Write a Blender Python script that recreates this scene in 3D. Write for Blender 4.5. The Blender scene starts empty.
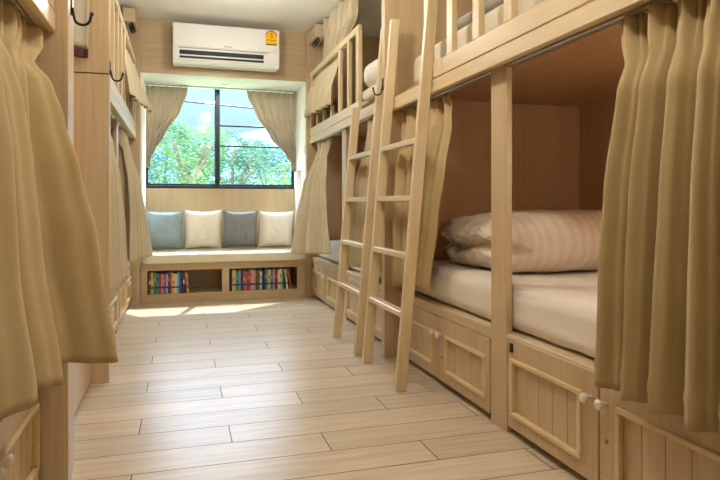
import bpy, bmesh, math, random
from mathutils import Vector, Matrix, noise
random.seed(7)
C = bpy.context.scene.collection
PI = math.pi

# ------------------------------------------------------------------ materials
def lin(c):
    return tuple(((v/255)/12.92 if v/255 <= .04045 else ((v/255+.055)/1.055)**2.4) for v in c) + (1,)

def base_mat(name, rgb, rough=.5, spec=.4, metal=0):
    m = bpy.data.materials.new(name); m.use_nodes = True
    b = m.node_tree.nodes['Principled BSDF']
    b.inputs['Base Color'].default_value = lin(rgb)
    b.inputs['Roughness'].default_value = rough
    b.inputs['Specular IOR Level'].default_value = spec
    b.inputs['Metallic'].default_value = metal
    return m, m.node_tree, b

def N(nt, t, **kw):
    n = nt.nodes.new(t)
    for k, v in kw.items():
        if k.startswith('i_'):
            n.inputs[k[2:].replace('_', ' ')].default_value = v
        else: setattr(n, k, v)
    return n

def wood(name, c1, c2, axis='Z', rough=.36, scale=1.0, spec=.55, planks=0):
    m, nt, b = base_mat(name, c1, rough, spec)
    tc = N(nt, 'ShaderNodeTexCoord'); mp = N(nt, 'ShaderNodeMapping')
    s = [38*scale]*3; s['XYZ'.index(axis)] = 1.3*scale
    mp.inputs['Scale'].default_value = s
    nt.links.new(tc.outputs['Object'], mp.inputs['Vector'])
    n1 = N(nt, 'ShaderNodeTexNoise', i_Scale=1.6, i_Detail=5.0, i_Roughness=.6)
    nt.links.new(mp.outputs[0], n1.inputs['Vector'])
    mp2 = N(nt, 'ShaderNodeMapping'); s2 = [5*scale]*3; s2['XYZ'.index(axis)] = .5*scale
    mp2.inputs['Scale'].default_value = s2
    nt.links.new(tc.outputs['Object'], mp2.inputs['Vector'])
    n2 = N(nt, 'ShaderNodeTexNoise', i_Scale=1.2, i_Detail=3.0)
    nt.links.new(mp2.outputs[0], n2.inputs['Vector'])
    mx = N(nt, 'ShaderNodeMath', operation='ADD')
    h = N(nt, 'ShaderNodeMath', operation='MULTIPLY'); h.inputs[1].default_value = .5
    nt.links.new(n1.outputs[0], mx.inputs[0]); nt.links.new(n2.outputs[0], mx.inputs[1])
    nt.links.new(mx.outputs[0], h.inputs[0])
    r = N(nt, 'ShaderNodeValToRGB')
    r.color_ramp.elements[0].position = .36; r.color_ramp.elements[0].color = lin(c2)
    r.color_ramp.elements[1].position = .62; r.color_ramp.elements[1].color = lin(c1)
    nt.links.new(h.outputs[0], r.inputs[0]); nt.links.new(r.outputs[0], b.inputs['Base Color'])
    bp = N(nt, 'ShaderNodeBump', i_Strength=.12, i_Distance=.002)
    nt.links.new(n1.outputs[0], bp.inputs['Height']); nt.links.new(bp.outputs[0], b.inputs['Normal'])
    return m

def fabric(name, c1, c2, rough=.9, weave=420, bump=.25, trans=0.0, wr=0.0):
    m, nt, b = base_mat(name, c1, rough, .15)
    tc = N(nt, 'ShaderNodeTexCoord')
    n1 = N(nt, 'ShaderNodeTexNoise', i_Scale=weave, i_Detail=2.0)
    n2 = N(nt, 'ShaderNodeTexNoise', i_Scale=6.0, i_Detail=3.0)
    for n in (n1, n2): nt.links.new(tc.outputs['Object'], n.inputs['Vector'])
    ad = N(nt, 'ShaderNodeMath', operation='MULTIPLY_ADD'); ad.inputs[1].default_value = .6
    nt.links.new(n1.outputs[0], ad.inputs[0]); 
    ml = N(nt, 'ShaderNodeMath', operation='MULTIPLY'); ml.inputs[1].default_value = .4
    nt.links.new(n2.outputs[0], ml.inputs[0]); nt.links.new(ml.outputs[0], ad.inputs[2])
    r = N(nt, 'ShaderNodeValToRGB')
    r.color_ramp.elements[0].position = .3; r.color_ramp.elements[0].color = lin(c2)
    r.color_ramp.elements[1].position = .7; r.color_ramp.elements[1].color = lin(c1)
    nt.links.new(ad.outputs[0], r.inputs[0]); nt.links.new(r.outputs[0], b.inputs['Base Color'])
    bp = N(nt, 'ShaderNodeBump', i_Strength=bump, i_Distance=.001)
    nt.links.new(n1.outputs[0], bp.inputs['Height'])
    last = bp
    if wr:
        n3 = N(nt, 'ShaderNodeTexNoise', i_Scale=9.0, i_Detail=4.0, i_Distortion=.8)
        nt.links.new(tc.outputs['Object'], n3.inputs['Vector'])
        b2 = N(nt, 'ShaderNodeBump', i_Strength=wr, i_Distance=.02)
        nt.links.new(n3.outputs[0], b2.inputs['Height']); nt.links.new(bp.outputs[0], b2.inputs['Normal'])
        last = b2
    nt.links.new(last.outputs[0], b.inputs['Normal'])
    b.inputs['Sheen Weight'].default_value = .15
    if trans:
        out = [n for n in nt.nodes if n.type == 'OUTPUT_MATERIAL'][0]
        tr = N(nt, 'ShaderNodeBsdfTranslucent'); nt.links.new(r.outputs[0], tr.inputs['Color'])
        mix = N(nt, 'ShaderNodeMixShader'); mix.inputs[0].default_value = trans
        nt.links.new(b.outputs[0], mix.inputs[1]); nt.links.new(tr.outputs[0], mix.inputs[2])
        nt.links.new(mix.outputs[0], out.inputs['Surface'])
    return m

M = {}
M['wood'] = wood('oak upright', (210, 186, 148), (190, 162, 120))
M['woodY'] = wood('oak along room', (214, 194, 158), (197, 174, 136), 'Y')
M['woodX'] = wood('oak across room', (208, 184, 148), (190, 162, 124), 'X')
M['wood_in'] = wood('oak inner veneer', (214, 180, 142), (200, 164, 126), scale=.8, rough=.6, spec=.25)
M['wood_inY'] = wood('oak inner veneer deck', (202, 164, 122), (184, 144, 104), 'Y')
M['pine'] = wood('pale pine', (226, 206, 166), (210, 186, 142), scale=.8)
M['pineY'] = wood('pale pine rail', (230, 210, 172), (216, 192, 150), 'Y', scale=.8, rough=.28, spec=.8)
M['pineX'] = wood('pale pine rung', (228, 202, 156), (212, 182, 132), 'X', scale=.8)
M['moulding'] = wood('pale moulding', (232, 206, 158), (216, 188, 138), 'Y', scale=.8)
M['plaster'] = base_mat('white paint', (246, 244, 236), .7, .2)[0]
M['cream'] = base_mat('cream paint', (236, 228, 208), .55, .3)[0]
M['ac'] = base_mat('white plastic', (240, 240, 234), .25, .5)[0]
M['acdark'] = base_mat('dark slot', (38, 44, 46), .5, .3)[0]
M['acgrey'] = base_mat('grey line', (120, 118, 112), .5, .3)[0]
M['yellow'] = base_mat('yellow sticker', (246, 200, 20), .5, .3)[0]
M['red'] = base_mat('red print', (205, 60, 30), .5, .3)[0]
M['black'] = base_mat('black metal', (22, 22, 24), .35, .5)[0]
M['darkframe'] = base_mat('dark window aluminium', (34, 46, 54), .35, .5, .3)[0]
M['steel'] = base_mat('aluminium track', (190, 190, 188), .3, .5, .9)[0]
M['knob'] = base_mat('ivory ceramic', (240, 230, 208), .2, .6)[0]
M['brass'] = base_mat('brass lock', (176, 140, 80), .3, .5, .9)[0]
M['curtain'] = fabric('khaki curtain cloth', (212, 198, 168), (196, 178, 144), trans=.05)
M['curtain_near'] = fabric('khaki curtain cloth near', (202, 180, 136), (186, 162, 114), trans=.03)
M['win_curtain'] = fabric('beige window curtain cloth', (226, 212, 192), (208, 192, 170), trans=.3)
M['sheet'] = fabric('white bed sheet', (242, 234, 222), (234, 224, 210), .8, 300, .1, wr=.35)
M['sheet2'] = fabric('cream folded sheet', (232, 222, 200), (220, 206, 180), .85, 300, .1, wr=.5)
M['blanket_grey'] = fabric('grey blanket', (176, 170, 160), (156, 150, 140), .9, 200, .3, wr=.4)
M['towel'] = fabric('pale grey cloth', (196, 184, 158), (180, 168, 142), .95, 260, .4)
M['dark_pattern'] = fabric('dark patterned cloth', (120, 70, 60), (40, 34, 38), .9, 55, .3)
M['cush_blue'] = fabric('blue grey cushion cloth', (166, 184, 190), (144, 164, 172), .9, 260, .4, wr=.2)
M['cush_grey'] = fabric('grey cushion cloth', (150, 152, 154), (118, 122, 126), .9, 320, .5, wr=.2)
M['cush_cream'] = fabric('cream cushion cloth', (248, 242, 230), (240, 230, 214), .9, 280, .3, wr=.2)
M['seat_cloth'] = fabric('cream bench cloth', (240, 232, 208), (230, 220, 192), .85, 280, .2)
M['paper'] = base_mat('paper', (238, 232, 214), .8, .2)[0]
M['band'] = base_mat('blue spine tape', (24, 62, 110), .4, .4)[0]
M['plate'] = base_mat('switch plastic', (246, 246, 240), .3, .5)[0]
M['niche'] = base_mat('taupe niche', (176, 164, 140), .6, .3)[0]

# striped duvet
def duvet_mat():
    m, nt, b = base_mat('striped satin duvet', (236, 222, 198), .5, .3)
    tc = N(nt, 'ShaderNodeTexCoord')
    sx = N(nt, 'ShaderNodeSeparateXYZ'); nt.links.new(tc.outputs['Object'], sx.inputs[0])
    ns = N(nt, 'ShaderNodeTexNoise', i_Scale=2.5, i_Detail=2.0); nt.links.new(tc.outputs['Object'], ns.inputs['Vector'])
    a = N(nt, 'ShaderNodeMath', operation='MULTIPLY_ADD'); a.inputs[1].default_value = .12
    nt.links.new(ns.outputs[0], a.inputs[0]); nt.links.new(sx.outputs[0], a.inputs[2])
    mu = N(nt, 'ShaderNodeMath', operation='MULTIPLY'); mu.inputs[1].default_value = 2*PI/.056
    nt.links.new(a.outputs[0], mu.inputs[0])
    si = N(nt, 'ShaderNodeMath', operation='SINE'); nt.links.new(mu.outputs[0], si.inputs[0])
    r = N(nt, 'ShaderNodeValToRGB')
    r.color_ramp.elements[0].position = .3; r.color_ramp.elements[0].color = lin((231, 218, 200))
    r.color_ramp.elements[1].position = .6; r.color_ramp.elements[1].color = lin((240, 228, 210))
    mr = N(nt, 'ShaderNodeMapRange', i_From_Min=-1.0); nt.links.new(si.outputs[0], mr.inputs[0])
    nt.links.new(mr.outputs[0], r.inputs[0]); nt.links.new(r.outputs[0], b.inputs['Base Color'])
    bp = N(nt, 'ShaderNodeBump', i_Strength=.4, i_Distance=.02)
    n3 = N(nt, 'ShaderNodeTexNoise', i_Scale=7.0, i_Detail=3.0); nt.links.new(tc.outputs['Object'], n3.inputs['Vector'])
    nt.links.new(n3.outputs[0], bp.inputs['Height']); nt.links.new(bp.outputs[0], b.inputs['Normal'])
    return m
M['duvet'] = duvet_mat()

# floor: long wood tiles laid across the room, third offset
def floor_mat():
    m, nt, b = base_mat('wood look floor tiles', (200, 168, 124), .3, .36)
    L = nt.links.new
    tc = N(nt, 'ShaderNodeNewGeometry'); sp = N(nt, 'ShaderNodeSeparateXYZ'); L(tc.outputs['Position'], sp.inputs[0])
    def mt(op, a, bb=None, c=None):
        n = N(nt, 'ShaderNodeMath', operation=op)
        for i, v in enumerate((a, bb, c)):
            if v is None: continue
            if isinstance(v, (int, float)): n.inputs[i].default_value = v
            else: L(v, n.inputs[i])
        return n.outputs[0]
    W, PL = .1935, 1.09
    yy = mt('DIVIDE', mt('SUBTRACT', sp.outputs[1], 2.665-30*W), W)
    row = mt('FLOOR', yy); fy = mt('FRACT', yy)
    off = mt('MODULO', row, 3.0)
    # row 0 (of three): joint at -.163 ; row 1: .56 ; row 2 (just nearer): .2
    xs = mt('ADD', mt('SUBTRACT', sp.outputs[0], -.163-10*PL), mt('MULTIPLY', off, PL/3))
    xx = mt('DIVIDE', xs, PL)
    col = mt('FLOOR', xx); fx = mt('FRACT', xx)
    gy = mt('MINIMUM', fy, mt('SUBTRACT', 1.0, fy)); gx = mt('MINIMUM', fx, mt('SUBTRACT', 1.0, fx))
    gyd = mt('MULTIPLY', gy, W); gxd = mt('MULTIPLY', gx, PL)
    g = mt('MINIMUM', gyd, gxd)
    mr = N(nt, 'ShaderNodeMapRange', i_From_Min=.0014, i_From_Max=.0032); L(g, mr.inputs[0])
    cx = N(nt, 'ShaderNodeCombineXYZ'); L(row, cx.inputs[1]); L(col, cx.inputs[0])
    wn = N(nt, 'ShaderNodeTexWhiteNoise'); L(cx.outputs[0], wn.inputs['Vector'])
    # grain
    vv = N(nt, 'ShaderNodeCombineXYZ')
    L(mt('MULTIPLY', sp.outputs[0], 1.6), vv.inputs[0]); L(mt('MULTIPLY', sp.outputs[1], 26.0), vv.inputs[1])
    L(mt('MULTIPLY', wn.outputs['Value'], 40.0), vv.inputs[2])
    gn = N(nt, 'ShaderNodeTexNoise', i_Scale=1.6, i_Detail=6.0, i_Roughness=.6, i_Distortion=.6); L(vv.outputs[0], gn.inputs['Vector'])
    r = N(nt, 'ShaderNodeValToRGB')
    r.color_ramp.elements[0].position = .3; r.color_ramp.elements[0].color = lin((192, 171, 140))
    r.color_ramp.elements[1].position = .65; r.color_ramp.elements[1].color = lin((216, 198, 170))
    L(gn.outputs[0], r.inputs[0])
    hs = N(nt, 'ShaderNodeHueSaturation', i_Saturation=.95); L(r.outputs[0], hs.inputs['Color'])
    L(mt('MULTIPLY_ADD', wn.outputs['Value'], .16, .92), hs.inputs['Value'])
    mx = N(nt, 'ShaderNodeMix', data_type='RGBA'); L(mr.outputs[0], mx.inputs[0])
    mx.inputs[6].default_value = lin((88, 62, 40)); L(hs.outputs[0], mx.inputs[7])
    L(mx.outputs[2], b.inputs['Base Color'])
    bp = N(nt, 'ShaderNodeBump', i_Strength=.5, i_Distance=.003)
    hh = mt('ADD', mr.outputs[0], mt('MULTIPLY', gn.outputs[0], .15)); L(hh, bp.inputs['Height'])
    L(bp.outputs[0], b.inputs['Normal'])
    L(mt('MULTIPLY_ADD', gn.outputs[0], .12, .25), b.inputs['Roughness'])
    return m
M['floor'] = floor_mat()

def glass_mat():
    m = bpy.data.materials.new('window glass'); m.use_nodes = True; nt = m.node_tree
    nt.nodes.clear()
    o = N(nt, 'ShaderNodeOutputMaterial'); t = N(nt, 'ShaderNodeBsdfTransparent'); g = N(nt, 'ShaderNodeBsdfGlossy', i_Roughness=.02)
    t.inputs[0].default_value = (.96, .98, .98, 1)
    mix = N(nt, 'ShaderNodeMixShader'); mix.inputs[0].default_value = .006
    nt.links.new(t.outputs[0], mix.inputs[1]); nt.links.new(g.outputs[0], mix.inputs[2]); nt.links.new(mix.outputs[0], o.inputs[0])
    return m
M['glass'] = glass_mat()

# ------------------------------------------------------------------ mesh building
class MB:
    def __init__(s): s.bm = bmesh.new(); s.mats = []
    def _mi(s, mat):
        if mat is None: return 0
        if mat not in s.mats: s.mats.append(mat)
        return s.mats.index(mat)
    def box(s, x0, x1, y0, y1, z0, z1, bev=0, mat=None, seg=1):
        x0, x1 = sorted((x0, x1)); y0, y1 = sorted((y0, y1)); z0, z1 = sorted((z0, z1))
        b = bmesh.new()
        bmesh.ops.create_cube(b, size=1)
        for v in b.verts:
            v.co = Vector(((x0+x1)/2+v.co.x*(x1-x0), (y0+y1)/2+v.co.y*(y1-y0), (z0+z1)/2+v.co.z*(z1-z0)))
        if bev:
            bev = min(bev, .45*min(x1-x0, y1-y0, z1-z0))
            bmesh.ops.bevel(b, geom=b.edges[:], offset=bev, segments=seg, profile=.6, affect='EDGES')
        s._join(b, mat); return s
    def _join(s, b, mat=None, mtx=None):
        mi = s._mi(mat)
        vm = {}
        for v in b.verts: vm[v] = s.bm.verts.new(mtx @ v.co if mtx else v.co)
        for f in b.faces:
            try: nf = s.bm.faces.new([vm[v] for v in f.verts])
            except ValueError: continue
            nf.material_index = mi; nf.smooth = f.smooth
        b.free()
    def cyl(s, p0, p1, r0, r1=None, n=16, mat=None, smooth=True):
        r1 = r0 if r1 is None else r1
        p0, p1 = Vector(p0), Vector(p1); d = p1-p0
        b = bmesh.new()
        bmesh.ops.create_cone(b, cap_ends=True, segments=n, radius1=r0, radius2=r1, depth=d.length)
        for f in b.faces: f.smooth = smooth and len(f.verts) == 4
        s._join(b, mat, Matrix.Translation((p0+p1)/2) @ d.to_track_quat('Z', 'Y').to_matrix().to_4x4()); return s
    def tube(s, pts, r, n=8, mat=None):
        pts = [Vector(p) for p in pts]; mi = s._mi(mat); rings = []
        for i, p in enumerate(pts):
            d = (pts[min(i+1, len(pts)-1)]-pts[max(i-1, 0)]).normalized()
            q = d.to_track_quat('Z', 'Y')
            rings.append([s.bm.verts.new(p+q @ Vector((r*math.cos(2*PI*k/n), r*math.sin(2*PI*k/n), 0))) for k in range(n)])
        for a, b in zip(rings, rings[1:]):
            for k in range(n):
                f = s.bm.faces.new((a[k], a[(k+1) % n], b[(k+1) % n], b[k])); f.smooth = True; f.material_index = mi
        for rg in (rings[0][::-1], rings[-1]):
            f = s.bm.faces.new(rg); f.material_index = mi
        return s
    def lathe(s, o, axis, prof, n=20, mat=None):
        o = Vector(o); q = Vector(axis).to_track_quat('Z', 'Y'); mi = s._mi(mat); rings = []
        for (r, h) in prof:
            rings.append([s.bm.verts.new(o+q @ Vector((r*math.cos(2*PI*k/n), r*math.sin(2*PI*k/n), h))) for k in range(n)])
        for a, b in zip(rings, rings[1:]):
            for k in range(n):
                f = s.bm.faces.new((a[k], a[(k+1) % n], b[(k+1) % n], b[k])); f.smooth = True; f.material_index = mi
        for rg in (rings[0][::-1], rings[-1]):
            f = s.bm.faces.new(rg); f.material_index = mi
        return s
    def prism(s, pts, axis, a0, a1, mat=None):
        """closed polygon pts (2D) extruded along axis"""
        mi = s._mi(mat)
        def mk(p, a):
            return {'X': (a, p[0], p[1]), 'Y': (p[0], a, p[1]), 'Z': (p[0], p[1], a)}[axis]
        A = [s.bm.verts.new(mk(p, a0)) for p in pts]; B = [s.bm.verts.new(mk(p, a1)) for p in pts]
        n = len(pts); fs = [s.bm.faces.new(A[::-1]), s.bm.faces.new(B)]
        for k in range(n): fs.append(s.bm.faces.new((A[k], A[(k+1) % n], B[(k+1) % n], B[k])))
        for f in fs: f.material_index = mi
        return s
    def sheet(s, fn, nu, nv, mat=None, closed_u=False):
        mi = s._mi(mat)
        g = [[s.bm.verts.new(fn(i/nu, j/nv)) for i in range(nu+(0 if closed_u else 1))] for j in range(nv+1)]
        w = len(g[0])
        for j in range(nv):
            for i in range(w if closed_u else nu):
                f = s.bm.faces.new((g[j][i], g[j][(i+1) % w], g[j+1][(i+1) % w], g[j+1][i])); f.smooth = True; f.material_index = mi
        return s
    def build(s, name, mat, parent=None, rot=None):
        bmesh.ops.recalc_face_normals(s.bm, faces=s.bm.faces[:])
        me = bpy.data.meshes.new(name)
        off = wloc(parent) if parent else None
        if off is None:
            xs = [v.co for v in s.bm.verts]
            off = Vector(((min(v.x for v in xs)+max(v.x for v in xs))/2, (min(v.y for v in xs)+max(v.y for v in xs))/2, min(v.z for v in xs)))
            bmesh.ops.translate(s.bm, verts=s.bm.verts[:], vec=-off)
        else:
            bmesh.ops.translate(s.bm, verts=s.bm.verts[:], vec=-off)
        s.bm.to_mesh(me); s.bm.free()
        if s.mats:
            for m in s.mats: me.materials.append(m)
        else: me.materials.append(mat)
        o = bpy.data.objects.new(name, me); C.objects.link(o)
        if parent: o.parent = parent
        else: o.location = off
        return o

def wloc(o):
    v = Vector((0, 0, 0))
    while o is not None: v = v+o.location; o = o.parent
    return v

def thing(name, label, cat, loc, group=None):
    o = bpy.data.objects.new(name, None); C.objects.link(o); o.location = loc; o.empty_display_size = .1
    o['label'] = label; o['category'] = cat
    if group: o['group'] = group
    return o
def tag(o, label, cat, group=None):
    o['label'] = label; o['category'] = cat
    if group: o['group'] = group
    return o
def struct(name, mb, mat):
    o = mb.build(name, mat); o['kind'] = 'structure'; return o
def solid(o, t, sub=0):
    md = o.modifiers.new('Solidify', 'SOLIDIFY'); md.thickness = t; md.offset = 0
    if sub:
        s = o.modifiers.new('Subsurf', 'SUBSURF'); s.levels = sub; s.render_levels = sub
    return o

# ------------------------------------------------------------------ dimensions
XR, XL = 1.31, -.45           # cabinet fronts
DEP = 1.32                    # bunk depth
YE = 6.20                     # far wall with the air conditioner
YW = 6.87                     # window wall
ZC = 2.735                    # ceiling
AX0, AX1 = -.352, 1.258       # window alcove
ZS = 2.225                    # alcove soffit
YB = -1.6                     # wall behind the viewpoint

# ------------------------------------------------------------------ setting
struct('floor', MB().box(XL-DEP-.1, XR+DEP+.1, YB-.1, YE+.02, -.06, 0), M['floor'])
struct('ceiling', MB().box(XL-DEP-.1, XR+DEP+.1, YB-.1, YE+.1, ZC, ZC+.08), M['plaster'])
struct('wall_right', MB().box(XR+DEP+.03, XR+DEP+.1, YB, YE+.02, 0, ZC), M['cream'])
struct('wall_left', MB().box(XL-DEP-.1, XL-DEP-.03, YB, YE+.02, 0, ZC), M['cream'])
w = MB(); w.box(XL-DEP-.1, -.1, YB-.08, YB, 0, ZC); w.box(.96, XR+DEP+.1, YB-.08, YB, 0, ZC); w.box(-.1, .96, YB-.08, YB, 2.08, ZC)
struct('wall_back', w, M['cream'])
w = MB(); w.box(-.16, -.1, YB-.1, YB+.015, 0, 2.14); w.box(.96, 1.02, YB-.1, YB+.015, 0, 2.14); w.box(-.1, .96, YB-.1, YB+.015, 2.08, 2.14)
struct('added_doorway', w, M['wood'])  # opening added behind the viewpoint to let fill light in
# unseen hallway added behind it to hold a fill light
struct('added_hall_floor', MB().box(-1.2, 2.1, YB-2.2, YB-.1, -.06, 0), M['floor'])
w = MB(); w.box(-1.2, 2.1, YB-2.28, YB-2.2, 0, ZC); w.box(-1.28, -1.2, YB-2.2, YB-.08, 0, ZC); w.box(2.1, 2.18, YB-2.2, YB-.08, 0, ZC); w.box(-1.2, 2.1, YB-2.2, YB-.08, ZC, ZC+.08)
struct('added_hall_wall', w, M['plaster'])
t = thing('hall_fill_pendant', 'added white fill pendant hanging in the hallway behind the doorway', 'fill pendant', (.43, YB-1.0, 1.75))
MB().cyl((.43, YB-1.0, 1.98), (.43, YB-1.0, ZC-.001), .004).lathe((.43, YB-1.0, 1.98), (0, 0, -1), [(.02, 0), (.04, .02), (.04, .05), (.02, .06)]).build('cord', M['plate'], t)
L = bpy.data.lights.new('hall_fill_lamp', 'POINT'); L.shadow_soft_size = .13; L.color = (1, .88, .72); L.energy = 18  # added fill for faces turned toward the viewpoint
lo = bpy.data.objects.new('hall_fill_light', L); C.objects.link(lo); lo.location = (.43, YB-1.0, 1.76)
w = MB()
w.box(XL-DEP-.1, AX0-.02, YE, YE+.08, 0, ZC); w.box(AX1+.02, XR+DEP+.1, YE, YE+.08, 0, ZC)
w.box(AX0-.02, AX1+.02, YE, YE+.08, ZS, ZC)
struct('wall_far', w, M['woodX'])
# alcove: soffit and cheeks in cream paint
w = MB()
w.box(AX0-.06, AX1+.06, YE+.002, YW+.008, ZS-.003, ZS+.06)
w.box(AX0-.06, AX1+.06, YW+.008, YW+.1, ZS+.08, ZS+.2)
struct('trim_1', w, M['plaster'])
w = MB(); w.box(AX0-.06, AX0, YE+.001, YW+.1, 0, ZS-.003)
struct('trim_2', w, M['plaster'])
# right cheek with a recessed niche
w = MB(); y0, y1, z0, z1 = 6.42, 6.74, .86, 1.33
w.box(AX1, AX1+.06, YE+.001, y0, 0, ZS-.003); w.box(AX1, AX1+.06, y1, YW+.1, 0, ZS-.003)
w.box(AX1, AX1+.06, y0, y1, 0, z0); w.box(AX1, AX1+.06, y0, y1, z1, ZS-.003)
w.box(AX1+.05, AX1+.09, y0-.02, y1+.02, z0-.02, z1+.02, mat=M['niche'])
for f in w.bm.faces: pass
w2 = MB(); 
struct('trim_3', w, M['plaster'])
bpy.data.objects['trim_3'].data.materials.clear()
bpy.data.objects['trim_3'].data.materials.append(M['plaster'])
# window wall
WZ0, WZ1 = 1.125, ZS+.078
w = MB()
w.box(AX0-.06, AX1+.06, YW, YW+.1, 0, WZ0)
struct('wall_window', w, M['wood'])
# window
wr = bpy.data.objects.new('window_1', None); C.objects.link(wr); wr.location = (.45, YW+.05, WZ0); wr['kind'] = 'structure'
fr = MB(); a, b_ = AX0, AX1; ya, yb = YW+.012, YW+.09
fr.box(a, b_, ya, yb, WZ0, WZ0+.03, .004); fr.box(a, b_, ya, yb, WZ1-.04, WZ1, .004)
fr.box(a, a+.012, ya+.001, yb-.001, WZ0+.03, WZ1-.04, .004); fr.box(b_-.012, b_, ya+.001, yb-.001, WZ0+.03, WZ1-.04, .004)
f_ = fr.build('window_frame', M['darkframe'], wr)
for nm, (xa, xb, yo) in {'left': (AX0+.012, .425, .03), 'right': (.37, AX1-.012, .055)}.items():
    s_ = MB(); t = .028
    y0, y1 = YW+yo, YW+yo+.022
    s_.box(xa, xb, y0, y1, WZ0+.03, WZ0+.052, .003); s_.box(xa, xb, y0, y1, WZ1-.07, WZ1-.04, .003)
    tl, tr_ = (.012, .048) if nm == 'left' else (.048, .014)
    s_.box(xa, xa+tl, y0, y1, WZ0+.052, WZ1-.07, .003); s_.box(xb-tr_, xb, y0, y1, WZ0+.052, WZ1-.07, .003)
    so = s_.build('sash', M['darkframe'], wr)
    MB().box(xa+tl, xb-tr_, y0+.008, y0+.012, WZ0+.052, WZ1-.07).build('pane', M['glass'], so)
lk = MB().box(.375, .415, YW+.008, YW+.03, 1.60, 1.74, .006).build('window_latch', M['darkframe'], wr)
# horizontal security bars outside right sash
g = MB()
for z in (1.609, 1.838):
    g.cyl((.40, YW+.13, z), (AX1+.03, YW+.13, z), .010 if z < 1.9 else .006, n=10)
g.box(.40, .425, YW+.12, YW+.14, WZ0+.02, WZ1-.02); g.box(AX1+.02, AX1+.045, YW+.12, YW+.14, WZ0+.02, WZ1-.02)
tag(g.build('window_grille', M['darkframe']), 'dark metal bars crossing outside the right window pane', 'grille')
# reveal outside
w = MB(); w.box(AX0-.06, AX1+.06, YW+.1, YW+.2, 0, WZ0); struct('wall_outer', w, M['plaster'])

# ------------------------------------------------------------------ bunk beds
def fx(side, u): return XR+u if side > 0 else XL-u

def mk_door(bed, side, ya, yb, z0, z1, knob_hi, top_m=.08, moul=True, latch=False):
    """ya<yb; knob_hi: knob at the far edge"""
    X = lambda u: fx(side, u)
    d = MB(); t0, t1 = -.002, .018
    lo, hi = (.03, .085) if knob_hi else (.085, .03)
    py0, py1, pz0, pz1 = ya+lo, yb-hi, z0+.055, z1-top_m
    d.box(X(t0), X(t1), ya, yb, z0, pz0, .0015); d.box(X(t0), X(t1), ya, yb, pz1, z1, .0015)
    d.box(X(t0), X(t1), ya, py0, pz0, pz1, .0015); d.box(X(t0), X(t1), py1, yb, pz0, pz1, .0015)
    n = 5
    for k in range(n):
        w = (py1-py0)/n
        d.box(X(.007), X(.017), py0+k*w+.0012, py0+(k+1)*w-.0012, pz0-.002, pz1+.002, .001)
    d.box(X(.014), X(.02), py0, py1, pz0, pz1)
    do = d.build('cabinet_door', M['wood'], bed)
    m = MB(); q = .016
    m.box(X(-.012), X(.008), py0-.002, py1+.002, pz1-q, pz1+.002, .005, seg=2)
    m.box(X(-.012), X(.008), py0-.002, py1+.002, pz0-.002, pz0+q, .005, seg=2)
    m.box(X(-.012), X(.008), py0-.002, py0+q, pz0+q, pz1-q, .005, seg=2)
    m.box(X(-.012), X(.008), py1-q, py1+.002, pz0+q, pz1-q, .005, seg=2)
    mo = m.build('moulding', M['moulding'], do); mo['label'] = 'paler raised moulding'
    ky = (yb-.035) if knob_hi else (ya+.035)
    k = MB(); kz = z1-.085
    k.lathe((X(0), ky, kz), (-side, 0, 0), [(.006, 0), (.007, .012), (.010, .018), (.0165, .026), (.018, .034), (.014, .041), (.005, .044)])
    ko = k.build('knob', M['knob'], do); ko['label'] = 'ivory ceramic knob'
    if knob_hi: MB().lathe((X(-.001), ky, kz-.12), (-side, 0, 0), [(.008, 0), (.008, .004), (.004, .005), (.004, .003)]).build('lock', M['brass'], do)
    if latch:
        e = (ya+.025) if knob_hi else (yb-.03)
        MB().box(X(-.008), X(.0), e-.011, e+.011, z1-.055, z1-.018, .002).build('latch', M['black'], do)
    return do

def coat_hook(bed, x, y, z, side):
    s = -side
    h = MB(); h.box(x, x+s*.004, y-.012, y+.012, z-.005, z+.07, .001)
    pts = [(x+s*.004, y, z+.02)]
    for k in range(13):
        a = -PI*k/12*1.0
        pts.append((x+s*(.036-.026*math.cos(a*1.0)), y, z-.01+.026*math.sin(a)))
    pts.append((x+s*.066, y, z+.004))
    h.tube(pts, .005); h.cyl((x+s*.066, y-.0, z+.0), (x+s*.067, y, z+.010), .006)
    o = h.build('coat_hook', M['black'], bed); o['label'] = 'black coat hook'
    return o

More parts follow.
